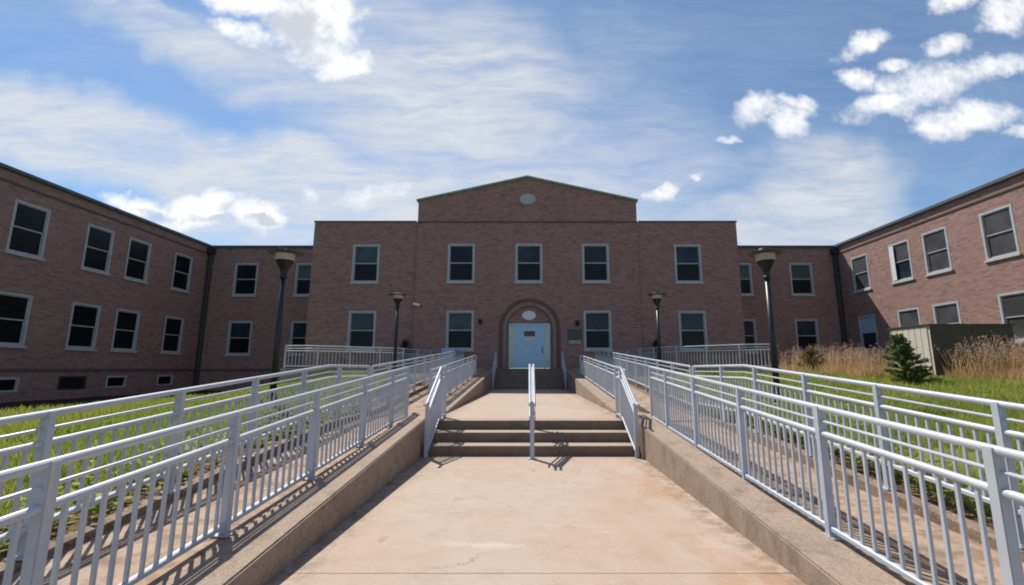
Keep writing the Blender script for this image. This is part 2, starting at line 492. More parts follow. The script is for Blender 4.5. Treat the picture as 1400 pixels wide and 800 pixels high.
def far_top(y, side):
    y = np.asarray(y, dtype=float)
    if side < 0:
        a = -.362 + .08 * (y - 3.42)
    else:
        a = -.285 + .078 * (y - 3.88)
    flat = .065
    return np.where(y < 11.1, np.minimum(a, flat), flat + .068 * (y - 11.1))


def curb_z(y, side): return far_top(y, side) - (1.04 if side < 0 else 1.10)


def lawn_z(x, y):
    x = np.asarray(x, dtype=float); y = np.asarray(y, dtype=float)
    X = np.abs(x - XC)
    base = -1.1 - .5 * (1 - sst(-5, 3, y)) - np.where(x < 0, .42 * sst(8, 17, X), 0)
    rise = sst(4, 20, y) * .9 * (1 - np.where(x < 0, sst(6.3, 11, X), sst(10, 17, X)))
    rise_r = np.where(x > 0, .62 * sst(5, 14, X) * sst(-4, 8, y) + .2 * sst(14, 20, y) * sst(8, 12, X), 0)
    z = base + np.maximum(rise, rise_r)
    cz = np.where(x < 0, curb_z(y, -1), curb_z(y, 1)) - .04 + .14 * np.maximum(X - 4.0, 0)
    return np.minimum(z, cz) + .02 * np.sin(x * 1.3 + y * .7) * np.sin(y * 1.1)


# ------------------------------------------------------------------ the ground
def ground():
    bm = bmesh.new(); box(bm, -900, 900, -900, 900, -2.4, -1.9)
    struct(link('ground', bm, 'far_ground'))
    for side in (-1, 1):
        xs = np.concatenate([np.linspace(3.9, 9, 30), np.linspace(9.5, 26, 40), np.array([30, 40, 60])])
        ys = np.concatenate([np.array([-60, -40, -20, -12]), np.linspace(-8, 36, 100)])
        X, Y = np.meshgrid(xs * side + XC, ys); Z = lawn_z(X, Y)
        V = np.stack([X, Y, Z], -1).reshape(-1, 3); nx = len(xs)
        f = []
        for j in range(len(ys) - 1):
            for i in range(nx - 1):
                a = j * nx + i
                f += [a, a + 1, a + nx + 1, a + nx] if side > 0 else [a, a + nx, a + nx + 1, a + 1]
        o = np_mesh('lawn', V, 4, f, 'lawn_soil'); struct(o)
        o.data.polygons.foreach_set('use_smooth', [True] * len(o.data.polygons))
    # walkway: slabs with open joints
    bm = bmesh.new()
    joints = [-40, -24, -14, -8, -5.2, -2.2, .9, 3.94, YS1]
    for a, b in zip(joints, joints[1:]):
        box(bm, XL, XR, a + .0004, b - .0004, -2.0, ZW, .004)
    struct(link('walkway', bm, 'walk_concrete'))
    # landing between the two flights
    bm = bmesh.new()
    jl = [YL0 + .35, 14.4, 19.2, YS2]
    for a, b in zip(jl, jl[1:]): box(bm, XL, XR, a + .005, b - .005, -2.0, ZLAND, .008)
    struct(link('landing', bm, 'walk_concrete'))


ground()


def steps(name, label, y0, n, rise, zbase, tread=.3, depth_last=.35):
    bm = bmesh.new()
    for i in range(n):
        ya = y0 + i * tread; yb = y0 + (i + 1) * tread if i < n - 1 else y0 + i * tread + depth_last
        z1 = zbase + (i + 1) * rise
        box(bm, XL + .002, XR - .002, ya, yb - .001, -2.0 - i * .003, z1, .012)
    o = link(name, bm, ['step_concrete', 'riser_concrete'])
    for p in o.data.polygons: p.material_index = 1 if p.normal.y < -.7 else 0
    return tag(o, label, 'steps')


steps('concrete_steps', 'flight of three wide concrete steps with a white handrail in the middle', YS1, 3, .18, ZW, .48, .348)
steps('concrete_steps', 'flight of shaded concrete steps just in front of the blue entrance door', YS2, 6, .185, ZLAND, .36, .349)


# ------------------------------------------------------------------ ramps and their low walls
def wall_top(y, side):
    if side < 0: return -1.315 + .077 * (y - 4.1)
    return -1.372 + .0745 * (y - 4.1)


def wall2_top(y): return -.975 + .0655 * (y - 12)


def ramp_z(y, side):
    return min(ZLAND, wall_top(y, side) - .05 - .09 * float(sst(0, 9.86, y)))


def ramp2_z(y): return ZLAND + .004 + (ZPORCH - ZLAND) * (y - 11.45) / (YT - 11.45)


def ramp_side(side):
    word = 'left' if side < 0 else 'right'
    xi = XL if side < 0 else XR; xo = xi + side * .42
    fx = XC + side * 3.92           # outer face of the far curb
    fi = XC + side * 3.75
    lo = lambda a, b: (min(a, b), max(a, b))
    # low wall, first run
    bm = bmesh.new(); ya, yb = -1.2, YL0
    prism(bm, [(ya, -2.0), (yb, -2.0), (yb, wall_top(yb, side)), (ya, wall_top(ya, side))], *lo(xi, xo), axis='x')
    bmesh.ops.bevel(bm, geom=list(bm.edges), offset=.015, segments=2, affect='EDGES')
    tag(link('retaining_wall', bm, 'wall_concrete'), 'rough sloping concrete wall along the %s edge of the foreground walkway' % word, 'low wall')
    bm = bmesh.new(); ya, yb = 11.45, YT
    prism(bm, [(ya, -2.0), (yb, -2.0), (yb, wall2_top(yb)), (ya, wall2_top(ya))], *lo(xi, xo), axis='x')
    bmesh.ops.bevel(bm, geom=list(bm.edges), offset=.015, segments=2, affect='EDGES')
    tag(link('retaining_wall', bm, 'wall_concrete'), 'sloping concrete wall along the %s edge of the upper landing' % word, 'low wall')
    # ramp slabs: run, turning place, run
    bm = bmesh.new()
    zr = lambda y: ramp_z(y, side)
    js = [-1.2, 1.6, 4.4, 7.2, 8.9, YL0]
    for a, b in zip(js, js[1:]):
        prism(bm, [(a + .004, -2.0), (b - .004, -2.0), (b - .004, min(zr(b), ZLAND)), (a + .004, min(zr(a), ZLAND))], *lo(xo + side * .002, fi - side * .002), axis='x')
    box(bm, *lo(xi + side * .002, fi - side * .002), YL0 + .004, 11.446, -2.0, ZLAND)
    js = [11.45, 16, 20.6, YT]
    z2 = ramp2_z
    for a, b in zip(js, js[1:]):
        prism(bm, [(a + .004, -2.0), (b - .004, -2.0), (b - .004, z2(b)), (a + .004, z2(a))], *lo(xo + side * .002, fi - side * .002), axis='x')
    struct(link('ramp', bm, 'ramp_concrete'))
    # outer curb carrying the far railing
    bm = bmesh.new()
    ys = [-1.2, 3, 6, 8.75 if side < 0 else 8.35, 11.1, 15, 20, YT]
    poly = [(ys[0], -2.0), (ys[-1], -2.0)] + [(y, float(curb_z(y, side))) for y in ys[::-1]]
    prism(bm, poly, *lo(fi, fx), axis='x')
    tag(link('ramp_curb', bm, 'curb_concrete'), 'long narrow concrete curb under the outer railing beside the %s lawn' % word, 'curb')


ramp_side(-1); ramp_side(1)

# ------------------------------------------------------------------ railings
bmu = bmesh.new(); box(bmu, -.5, .5, -.5, .5, 0, 1)
UNIT = bpy.data.meshes.new('baluster'); bmu.to_mesh(UNIT); bmu.free(); UNIT.materials.append(MATS['rail_paint'])
bmu = bmesh.new(); box(bmu, -.034, .034, -.034, .034, 0, 1, .006)
POSTM = bpy.data.meshes.new('post'); bmu.to_mesh(POSTM); bmu.free(); POSTM.materials.append(MATS['rail_paint'])


bmu = bmesh.new(); box(bmu, -.075, .075, -.075, .075, 0, .012, .003)
for _x in (-.055, .055):
    for _y in (-.055, .055): tube(bmu, [(_x, _y, .012), (_x, _y, .026)], .011, 6)
PLATE = bpy.data.meshes.new('base_plate'); bmu.to_mesh(PLATE); bmu.free(); PLATE.materials.append(MATS['rail_paint'])


def railing(label, knots, posts, sp=.125, gap=.085, name='railing', cat='railing', handrail=None, ext=None, mid=True, pw=1.0, group=None, tr=.03, plates=False):
    """knots: (x, y, zbase, ztop) polyline.  posts: list of arclengths (plan) or spacing."""
    K = np.array(knots, dtype=float)
    seg = np.hypot(np.diff(K[:, 0]), np.diff(K[:, 1])); s = np.concatenate([[0], np.cumsum(seg)]); L = s[-1]
    at = lambda t, c: float(np.interp(t, s, K[:, c]))
    t = thing(name, label, cat, (K[0, 0], K[0, 1], K[0, 2]), group)
    o0 = Vector(t.location)
    loc = lambda tt, z: Vector((at(tt, 0), at(tt, 1), z)) - o0
    bz = lambda tt: at(tt, 2); tz = lambda tt: at(tt, 3)
    line = lambda f: [loc(k, f(k)) for k in s]
    bm = bmesh.new(); P = line(lambda k: tz(k))
    if ext:
        d = (P[0] - P[1]).normalized(); P = [P[0] + Vector((0, -ext, -.02)), P[0] + Vector((0, -.03, 0))] + P[1:]
    tube(bm, P, tr * .9, 12); link('top_rail', bm, 'rail_paint', t, smooth=False)
    if mid:
        bm = bmesh.new(); tube(bm, line(lambda k: tz(k) - .115), .013, 8); link('mid_rail', bm, 'rail_paint', t)
    bm = bmesh.new(); tube(bm, line(lambda k: tz(k) - .225), .026, 12); link('lower_rail', bm, 'rail_paint', t)
    bm = bmesh.new(); bar(bm, line(lambda k: bz(k) + gap), .05, .038); link('bottom_rail', bm, 'rail_paint', t)
    if not isinstance(posts, (list, tuple)):
        n = max(1, round(L / posts)); posts = [L * i / n for i in range(n + 1)]
    for p in posts:
        o = bpy.data.objects.new('post', POSTM); COL.objects.link(o); o.parent = t
        o.location = loc(p, bz(p) - .02); o.scale = (pw, pw, tz(p) - bz(p) + .02 + tr * .5)
        if plates:
            q = bpy.data.objects.new('base_plate', PLATE); COL.objects.link(q); q.parent = t; q.location = loc(p, bz(p) + .001)
    marks = sorted(set([0, L] + list(posts)))
    for a, b in zip(marks, marks[1:]):
        if b - a < sp * 1.5: continue
        n = int(round((b - a) / sp))
        for i in range(1, n):
            u = a + (b - a) * i / n
            o = bpy.data.objects.new('baluster', UNIT); COL.objects.link(o); o.parent = t
            o.location = loc(u, bz(u) + gap); o.scale = (.022, .022, tz(u) - .225 - bz(u) - gap)
    return t


def ramp_railings(side):
    wd = 'left' if side < 0 else 'right'
    xn = -2.6 if side < 0 else 2.65
    ntop = (lambda y: -.35 + .0735 * (y - 4.71)) if side < 0 else (lambda y: -.345 + .0685 * (y - 4.24))
    y0 = .45
    pz = [1.02, 2.6, 4.18, 5.74, 7.4, 8.9, 10.0] if side < 0 else [1.14, 2.71, 4.27, 5.84, 7.41, 8.9, 10.0]
    railing('white baluster railing between the foreground walkway and the %s ramp' % wd,
            [(xn, y, ramp_z(y, side), ntop(y)) for y in (y0, 3, 6, 8.9, pz[-1])], [p - y0 for p in pz], plates=True)
    xf = XC + side * 3.84
    ft = lambda y: float(far_top(y, side))
    fb = lambda y: float(curb_z(y, side))
    kk = 8.75 if side < 0 else 8.35
    pf = [.95, 2.3, 3.68, 5.04, 6.4, 7.77, 9.2, 10.9] if side < 0 else [1.25, 2.57, 3.9, 5.22, 6.56, 7.98, 9.35, 10.9]
    railing('white baluster railing between the foreground %s ramp and the grass lawn' % wd,
            [(xf, y, fb(y), ft(y)) for y in (.5, 3, kk, 10.9)], [p - .5 for p in pf], gap=.21 if side < 0 else .27, plates=True)
    railing('distant white railing between the upper %s ramp and the lawn' % wd,
            [(xf, y, fb(y), ft(y)) for y in (11.1, 18, 26.6)], 1.44, .155, gap=.2)
    x2 = -2.55 if side < 0 else 2.56
    t2 = lambda y: .14 + .069 * (y - 14.6)
    railing('white railing on the low wall along the %s of the upper landing' % wd,
            [(x2, y, ramp2_z(y), t2(y)) for y in (12.1, 17, 22.5)], 1.46, .125)
    xs = XL + .10 if side < 0 else XR - .10
    railing('short sloping stair railing at the %s end of the three lower steps' % wd,
            [(xs, 8.72, ZW, -.62), (xs, 9.95, ZLAND, .03), (xs, 10.5, ZLAND, .05)], [0, 1.23, 1.78], .115, name='stair_railing', ext=.26, tr=.028)
    xs = XL + .08 if side < 0 else XR - .08
    railing('short stair railing at the %s end of the shaded steps by the door' % wd,
            [(xs, 24.75, ZLAND, -.05), (xs, 26.9, ZPORCH, .98), (xs, 27.4, ZPORCH, .98)], [0, 2.15, 2.65], .13, name='stair_railing', ext=.25, tr=.028)


ramp_railings(-1); ramp_railings(1)


def centre_handrail():
    x = .075
    t = thing('stair_handrail', 'white two-rail handrail standing in the middle of the three lower steps', 'handrail', (x, 8.62, ZW))
    o0 = Vector(t.location)
    for y, zb, zt in ((8.62, ZW, -.58), (9.95, ZLAND, .09)):
        bm = bmesh.new(); box(bm, -.04, .04, -.04, .04, 0, zt - zb, .006); link('post', bm, 'rail_paint', t, loc=Vector((x, y, zb)) - o0)
        bm = bmesh.new(); box(bm, -.075, .075, -.075, .075, 0, .014, .004); link('base_plate', bm, 'rail_paint', t, loc=Vector((x, y, zb + .001)) - o0)
    for dx in (-.042, .042):
        bm = bmesh.new()
        P = [(dx, -.34, .97), (dx, -.05, 1.02), (dx, 1.33, 1.69), (dx, 1.66, 1.70)]
        tube(bm, P, .022, 10); link('hand_rail', bm, 'rail_paint', t, smooth=True)
        bm = bmesh.new()
        P = [(dx, -.28, .74), (dx, -.05, .78), (dx, 1.33, 1.45), (dx, 1.58, 1.46)]
        tube(bm, P, .018, 10); link('hand_rail', bm, 'rail_paint', t, smooth=True)
    bm = bmesh.new(); bar(bm, [(0, -.06, 1.0), (0, 1.37, 1.68)], .06, .045); link('top_rail', bm, 'rail_paint', t)
    for z0, y0 in ((1.02, -.02), (1.69, 1.33), (.78, -.02), (1.45, 1.33)):
        bm = bmesh.new(); tube(bm, [(-.042, y0, z0), (.042, y0, z0)], .012, 8); link('bracket', bm, 'rail_paint', t)


centre_handrail()


# ------------------------------------------------------------------ entrance terrace
TL = [(-10.75, 20.0), (-9.6, 20.0), (-6.5, 22.5), (-5.15, YT), (-3.92, YT)]
TR = [(10.6, 19.3), (9.4, 19.6), (6.5, 22.3), (5.3, YT), (3.99, YT)]


def terrace():
    bm = bmesh.new()
    pts = TL + [(XL + .01, YT + .001)] + [(XR - .01, YT + .001)] + TR[::-1] + [(12.3, D - .002), (-12.3, D - .002)]
    prism(bm, pts, -2.0, ZPORCH, axis='z')
    struct(link('terrace', bm, 'terrace_concrete'))
    for pts, wd in ((TL, 'left'), (TR, 'right')):
        c = [(p[0] * .99, p[1] + .12) for p in pts[:4]]
        railing('white railing along the front of the raised terrace %s of the door' % wd,
                [(x, y, ZPORCH, ZPORCH + (.97 if wd == 'left' else 1.0)) for x, y in c], 1.5, .15)


terrace()


# ------------------------------------------------------------------ the building
B = thing('brick_building', 'two-storey red-brown brick building with gabled entrance bay and two long side wings', 'building', (0, D, 0))
BO = Vector(B.location)


def bpart(name, bm, m, **k):
    for v in bm.verts: v.co -= BO
    return link(name, bm, m, B, **k)


def holed_wall(bm, axis, pos, u0, u1, z0, z1, holes, inward, depth=.16):
    """flat wall at axis=pos spanning u,z with rectangular openings and reveals going to pos+inward*depth"""
    us = sorted({u0, u1} | {h for q in holes for h in q[:2]}); zs = sorted({z0, z1} | {h for q in holes for h in q[2:]})
    P = (lambda u, z, t=0: (u, pos + inward * t, z)) if axis == 'y' else (lambda u, z, t=0: (pos + inward * t, u, z))
    cache = {}

    def V(u, z, t=0):
        k = (round(u, 4), round(z, 4), t)
        if k not in cache: cache[k] = bm.verts.new(P(u, z, t))
        return cache[k]
    for a, b in zip(us, us[1:]):
        for c, d in zip(zs, zs[1:]):
            mu, mz = (a + b) / 2, (c + d) / 2
            if any(h[0] < mu < h[1] and h[2] < mz < h[3] for h in holes): continue
            bm.faces.new((V(a, c), V(b, c), V(b, d), V(a, d)))
    for hole in holes:
        a, b, c, d = hole[:4]
        if len(hole) > 4: continue                 # open: filled by the doorway
        for (p, q) in (((a, c), (b, c)), ((b, c), (b, d)), ((b, d), (a, d)), ((a, d), (a, c))):
            bm.faces.new((V(*p), V(*q), V(*q, depth), V(*p, depth)))
        bm.faces.new((V(a, c, depth), V(b, c, depth), V(b, d, depth), V(a, d, depth)))   # dark back of the opening
    return bm


UZ0, UZ1, LZ0, LZ1 = 5.46, 7.98, 1.12, 3.60
WIN = []          # (face, u, z0, z1, width, style)
for u in (-10.48, -4.3, .05, 4.34, 10.33): WIN.append(('main', u, UZ0 + .03, UZ1 + .03, 1.74, 'sky'))
for u in (-10.48, -4.27, 4.36, 10.38): WIN.append(('main', u, LZ0 + .07, LZ1 + .05, 1.74, 'low'))
for u in (-21.4, -16.75): WIN += [('link', u, UZ0 + .02, UZ1, 1.78, 'sky'), ('link', u, LZ0 - .06, LZ1 - .05, 1.76, 'low')]
for u in (16.1, 20.72): WIN += [('link', u, UZ0 + .06, UZ1, 1.72, 'sky'), ('link', u, LZ0 + .1, LZ1 + .1, 1.68, 'low')]
for u in (12.6, 15.4, 17.7, 21.35, 24.98, 27.63, 31.3):
    WIN += [('left', u, UZ0 - .02, UZ1, 1.64, 'dark'), ('left', u - .12, LZ0 - .02, LZ1 - .04, 1.66, 'dark')]
for u in (21.45, 27.35, 31.0): WIN.append(('left', u, -1.06, -.36, 1.36, 'base'))
WIN.append(('left', 24.72, -1.06, -.36, 1.5, 'grate'))
for u in (12.7, 16.2, 19.3): WIN.append(('right', u - .4, UZ0, UZ1, 1.66, 'screen'))
for u, st in ((21.92, 'screen'), (25.44, 'screen'), (28.0, 'casement'), (31.5, 'screen')): WIN.append(('right', u, UZ0 + .02, UZ1 - .02, 1.62, st))
for u, st in ((15.4, 'screen'), (18.4, 'screen'), (21.66, 'screen'), (25.4, 'screen'), (27.95, 'screen'), (31.45, 'blue')): WIN.append(('right', u, LZ0 + .2, LZ1 + .1, 1.62 if u != 21.66 else 1.66, st))
SIDE = .14        # the entrance bay stands this far proud of the main block
BX0, BX1 = -7.2, 7.1
MX0, MX1 = -13.97, 13.62
ROOF, MROOF = 9.17, 9.5


def faces():
    hol = lambda f, lo, hi: [(u - wd / 2, u + wd / 2, a, b) for (g_, u, a, b, wd, st) in WIN if g_ == f and lo < u < hi]
    ZB = -1.9
    # entrance bay
    bm = bmesh.new()
    dw, dz = 1.42, 2.5
    h = hol('main', BX0, BX1)
    arch = [(-1.45 + .09, 1.45 + .09, -.2, 3.7, 1), (-.95 + .09, .95 + .09, 3.7, 4.05, 1)]
    holed_wall(bm, 'y', D, BX0, BX1, ZB, MROOF, h + arch, 1, .16)
    for sx, e in ((BX0, -1), (BX1, 1)):
        bm.faces.new([bm.verts.new(p) for p in ((sx, D, ZB), (sx, D + SIDE, ZB), (sx, D + SIDE, MROOF), (sx, D, MROOF))])
    bpart('entrance_bay', bm, 'brick_wall')
    # gable
    bm = bmesh.new()
    gz, az = 10.93, 12.55; mx = (BX0 + BX1) / 2
    prism(bm, [(BX0, MROOF + .003), (BX1, MROOF + .003), (BX1, gz), (mx, az), (BX0, gz)], D + .02, D + .6)
    bpart('gable', bm, 'brick_wall')
    bm = bmesh.new(); t = .085
    prism(bm, [(BX0 - .12, gz - .02), (mx, az - .0), (BX1 + .12, gz - .02), (BX1 + .12, gz + t), (mx, az + t + .03), (BX0 - .12, gz + t)], D - .1, D + .68)
    bpart('gable_coping', bm, 'copper_green')
    bm = bmesh.new(); box(bm, BX0 - .02, BX1 + .02, D - .035, D + .018, MROOF - .09, MROOF + .035, .01)
    bpart('string_course', bm, 'brick_dark')
    bm = bmesh.new()
    # brick ring around the oval vent in the gable
    bm2 = bmesh.new(); seg = 40
    ov = [(.53 * cos(2 * pi * k / seg), .37 * sin(2 * pi * k / seg)) for k in range(seg)]
    prism(bm2, [(a * 1.0 - .03, 11.04 + b) for a, b in ov], D - .03, D + .018)
    bm.free(); bpart('gable_oval', bm2, 'oval_grey')
    # main block either side of the bay
    for a, b, x in ((MX0, BX0, MX0), (BX1, MX1, MX1)):
        bm = bmesh.new()
        holed_wall(bm, 'y', D + SIDE, a, b, ZB, MROOF, hol('main', a, b), 1)
        bm.faces.new([bm.verts.new(p) for p in ((x, D + SIDE, ZB), (x, D2 + 8, ZB), (x, D2 + 8, MROOF), (x, D + SIDE, MROOF))])
        bmesh.ops.remove_doubles(bm, verts=bm.verts, dist=.001)
        bpart('main_block', bm, 'brick_wall')
    bm = bmesh.new(); box(bm, MX0 + .01, MX1 - .01, D + .62, D2 + 8, MROOF - .25, MROOF - .1); box(bm, BX0 + .3, BX1 - .3, D + .601, D + 1.1, MROOF - .1, 10.3)
    bpart('roof', bm, 'roof_gravel')
    for q in ((MX0 - .05, BX0 - .123, D + SIDE - .05, D + SIDE + .35), (BX1 + .123, MX1 + .05, D + SIDE - .05, D + SIDE + .35),
              (MX0 - .05, MX0 + .3, D + SIDE + .353, D2 + 8), (MX1 - .3, MX1 + .05, D + SIDE + .353, D2 + 8)):
        bm = bmesh.new(); box(bm, *q, MROOF + .002, MROOF + .1, .01); bpart('parapet_coping', bm, 'coping_metal')
    # links
    for a, b in ((XWL, MX0), (MX1, XWR)):
        bm = bmesh.new(); holed_wall(bm, 'y', D2, a, b, ZB, ROOF, hol('link', a, b), 1); bpart('link_wall', bm, 'brick_wall')
    # wings
    YW0 = 9.0
    bm = bmesh.new(); holed_wall(bm, 'x', XWL, YW0, D2, ZB, ROOF, hol('left', 0, 99), -1)
    bm.faces.new([bm.verts.new(p) for p in ((XWL, YW0, ZB), (XWL - 13, YW0, ZB), (XWL - 13, YW0, ROOF), (XWL, YW0, ROOF))])
    bm.faces.new([bm.verts.new(p) for p in ((XWL - 13, YW0, ZB), (XWL - 13, D2 + 10, ZB), (XWL - 13, D2 + 10, ROOF), (XWL - 13, YW0, ROOF))])
    bpart('wing_wall', bm, 'brick_wall')
    bm = bmesh.new(); holed_wall(bm, 'x', XWR, YW0, D2, ZB, ROOF, hol('right', 0, 99), 1)
    bm.faces.new([bm.verts.new(p) for p in ((XWR, YW0, ZB), (XWR + 13, YW0, ZB), (XWR + 13, YW0, ROOF), (XWR, YW0, ROOF))])
    bm.faces.new([bm.verts.new(p) for p in ((XWR + 13, YW0, ZB), (XWR + 13, D2 + 10, ZB), (XWR + 13, D2 + 10, ROOF), (XWR + 13, YW0, ROOF))])
    bpart('wing_wall', bm, 'brick_wall')
    bm = bmesh.new()
    box(bm, XWL - 13, XWL - .01, YW0, D2 + 10, ROOF - .12, ROOF - .004); box(bm, XWR + .01, XWR + 13, YW0, D2 + 10, ROOF - .12, ROOF - .004)
    box(bm, XWL - .009, MX0 - .002, D2 + .01, D2 + 10, ROOF - .12, ROOF - .004); box(bm, MX1 + .002, XWR + .009, D2 + .01, D2 + 10, ROOF - .12, ROOF - .004)
    bpart('wing_roof', bm, 'roof_gravel')
    # eaves fascia
    e = .16
    for q in ((XWL - .3, XWL + e, YW0, D2 - e - .002, ROOF, ROOF + .18), (XWR - e, XWR + .3, YW0, D2 - e - .002, ROOF, ROOF + .18),
              (XWL - .3, MX0 - .003, D2 - e, D2 + .3, ROOF, ROOF + .16), (MX1 + .003, XWR + .3, D2 - e, D2 + .3, ROOF, ROOF + .16)):
        bm = bmesh.new(); box(bm, *q, .015); bpart('eaves_fascia', bm, 'coping_metal')
    # projecting brick courses
    for q in ((XWL - .02, XWL + .06, YW0, D2 - .063, -.1, .04), (XWL - .02, XWL + .05, YW0, D2 - .063, 8.62, 8.72),
              (XWR - .05, XWR + .02, YW0, D2 - .063, 8.62, 8.72), (XWR - .06, XWR + .02, YW0, D2 - .063, -.1, .04),
              (XWL + .061, MX0, D2 - .06, D2 + .02, -.1, .04), (MX1, XWR - .061, D2 - .06, D2 + .02, -.1, .04)):
        bm = bmesh.new(); box(bm, *q, .008); bpart('brick_course', bm, 'brick_dark')
    # downpipes with hopper heads
    for x, sgn in ((XWL + .22, 1), (XWR - .22, -1)):
        bm = bmesh.new(); tube(bm, [(x, D2 - .2, 8.7), (x, D2 - .2, -1.5)], .13, 12)
        for z in (1.6, 4.2, 6.8): tube(bm, [(x, D2 - .2, z), (x, D2 - .2, z + .12)], .15, 12)
        p = bpart('downpipe', bm, 'pipe_metal', smooth=False)
        bm = bmesh.new(); box(bm, x - .26, x + .26, D2 - .44, D2 - .05, 8.62, 9.06, .04)
        for v in bm.verts: v.co -= BO
        link('hopper_head', bm, 'pipe_metal', p)


faces()


# ---- windows: built in local axes (x across, -y outwards, z up from the opening's foot)
def window_meshes(wd, h, style):
    out = {}
    fr = bmesh.new(); c = .115
    y0, y1 = -.012, .075
    box(fr, -wd / 2 + .003, -wd / 2 + c, y0, y1, .003, h - .003, .006); box(fr, wd / 2 - c, wd / 2 - .003, y0, y1, .003, h - .003, .006)
    box(fr, -wd / 2 + c + .001, wd / 2 - c - .001, y0, y1, h - c, h - .003, .006); box(fr, -wd / 2 + c + .001, wd / 2 - c - .001, y0, y1, .003, c * .8, .006)
    out['frame'] = fr
    iw = wd / 2 - c - .002
    if style in ('base', 'grate'):
        if style == 'grate':
            for k in range(9): box(fr, -iw + .002, iw - .002, .03, .05, c + k * (h - 2 * c) / 9, c + k * (h - 2 * c) / 9 + .02)
        p = bmesh.new(); box(p, -iw, iw, .08, .09, c * .8, h - c); out['pane'] = p
        return out
    hm = h * .5; s = .045
    us = bmesh.new()          # upper sash in front, lower sash behind
    for (a, b, ya, yb) in ((hm - .02, h - c - .001, .035, .07), (c * .8 + .001, hm + .0, .078, .11)):
        box(us, -iw, -iw + s, ya, yb, a, b); box(us, iw - s, iw, ya, yb, a, b)
        box(us, -iw + s + .001, iw - s - .001, ya, yb, a, a + s); box(us, -iw + s + .001, iw - s - .001, ya, yb, b - s, b)
    out['sash'] = us
    p = bmesh.new(); box(p, -iw + s, iw - s, .05, .056, hm + .02, h - c - s); out['pane'] = p
    p = bmesh.new(); box(p, -iw + s, iw - s, .09, .096, c * .8 + s, hm - s); out['lower'] = p
    sl = bmesh.new(); box(sl, -wd / 2 - .06, wd / 2 + .06, -.085, .0, -.11, -.003, .01); out['sill'] = sl
    if style == 'casement':
        k = bmesh.new(); box(k, -iw - .02, -iw + .30, -.03, -.015, .12, h - .14, .004); out['reveal_strip'] = k  # white strip added to stand for the bright reveal by the open sash
    return out


WCACHE = {}


def place_window(face, u, z0, z1, wd, style):
    h = z1 - z0; key = (round(wd, 2), round(h, 2), style, round(u, 1) if face in ('main', 'link') else 0)
    if key not in WCACHE: WCACHE[key] = window_meshes(wd, h, style)
    glass = {'sky': ('glass', 'screen_glass'), 'low': ('glass', 'screen_glass'), 'dark': ('screen_glass', 'screen_glass'), 'screen': ('screen_grey', 'screen_grey'),
             'casement': ('screen_grey', 'glass'), 'blue': ('cabinet_blue', 'glass'), 'base': ('screen_glass', None), 'grate': ('screen_glass', None)}[style]
    if face == 'main': dy = D if BX0 < u < BX1 else D + SIDE; pos = (u, dy, z0); rz = 0
    elif face == 'link': pos = (u, D2, z0); rz = 0
    elif face == 'left': pos = (XWL, u, z0); rz = pi / 2
    else: pos = (XWR, u, z0); rz = -pi / 2
    if face in ('main', 'link'):
        glass = (('glass', 'screen_glass'), ('blind_glass', 'screen_glass'), ('dim_glass', 'screen_glass'), ('glass', 'dim_glass'))[int(abs(u) * 7 + z0 * 3) % 4]
    root = None
    for part, src in WCACHE[key].items():
        if isinstance(src, bmesh.types.BMesh):
            m = {'frame': 'window_paint' if style != 'grate' else 'pipe_metal', 'sash': 'window_paint', 'pane': glass[0], 'lower': glass[1], 'sill': 'sill_stone', 'reveal_strip': 'white_metal'}[part]
            me = bpy.data.meshes.new(part); src.normal_update(); src.to_mesh(me); src.free(); me.materials.append(MATS[m]); WCACHE[key][part] = src = me
        nm = {'frame': 'window', 'lower': 'pane'}.get(part, part)
        o = bpy.data.objects.new(nm, src); COL.objects.link(o)
        if root is None:
            root = o; o.parent = B; o.location = Vector(pos) - BO; o.rotation_euler = (0, 0, rz)
        else: o.parent = root


for a in WIN: place_window(*a)


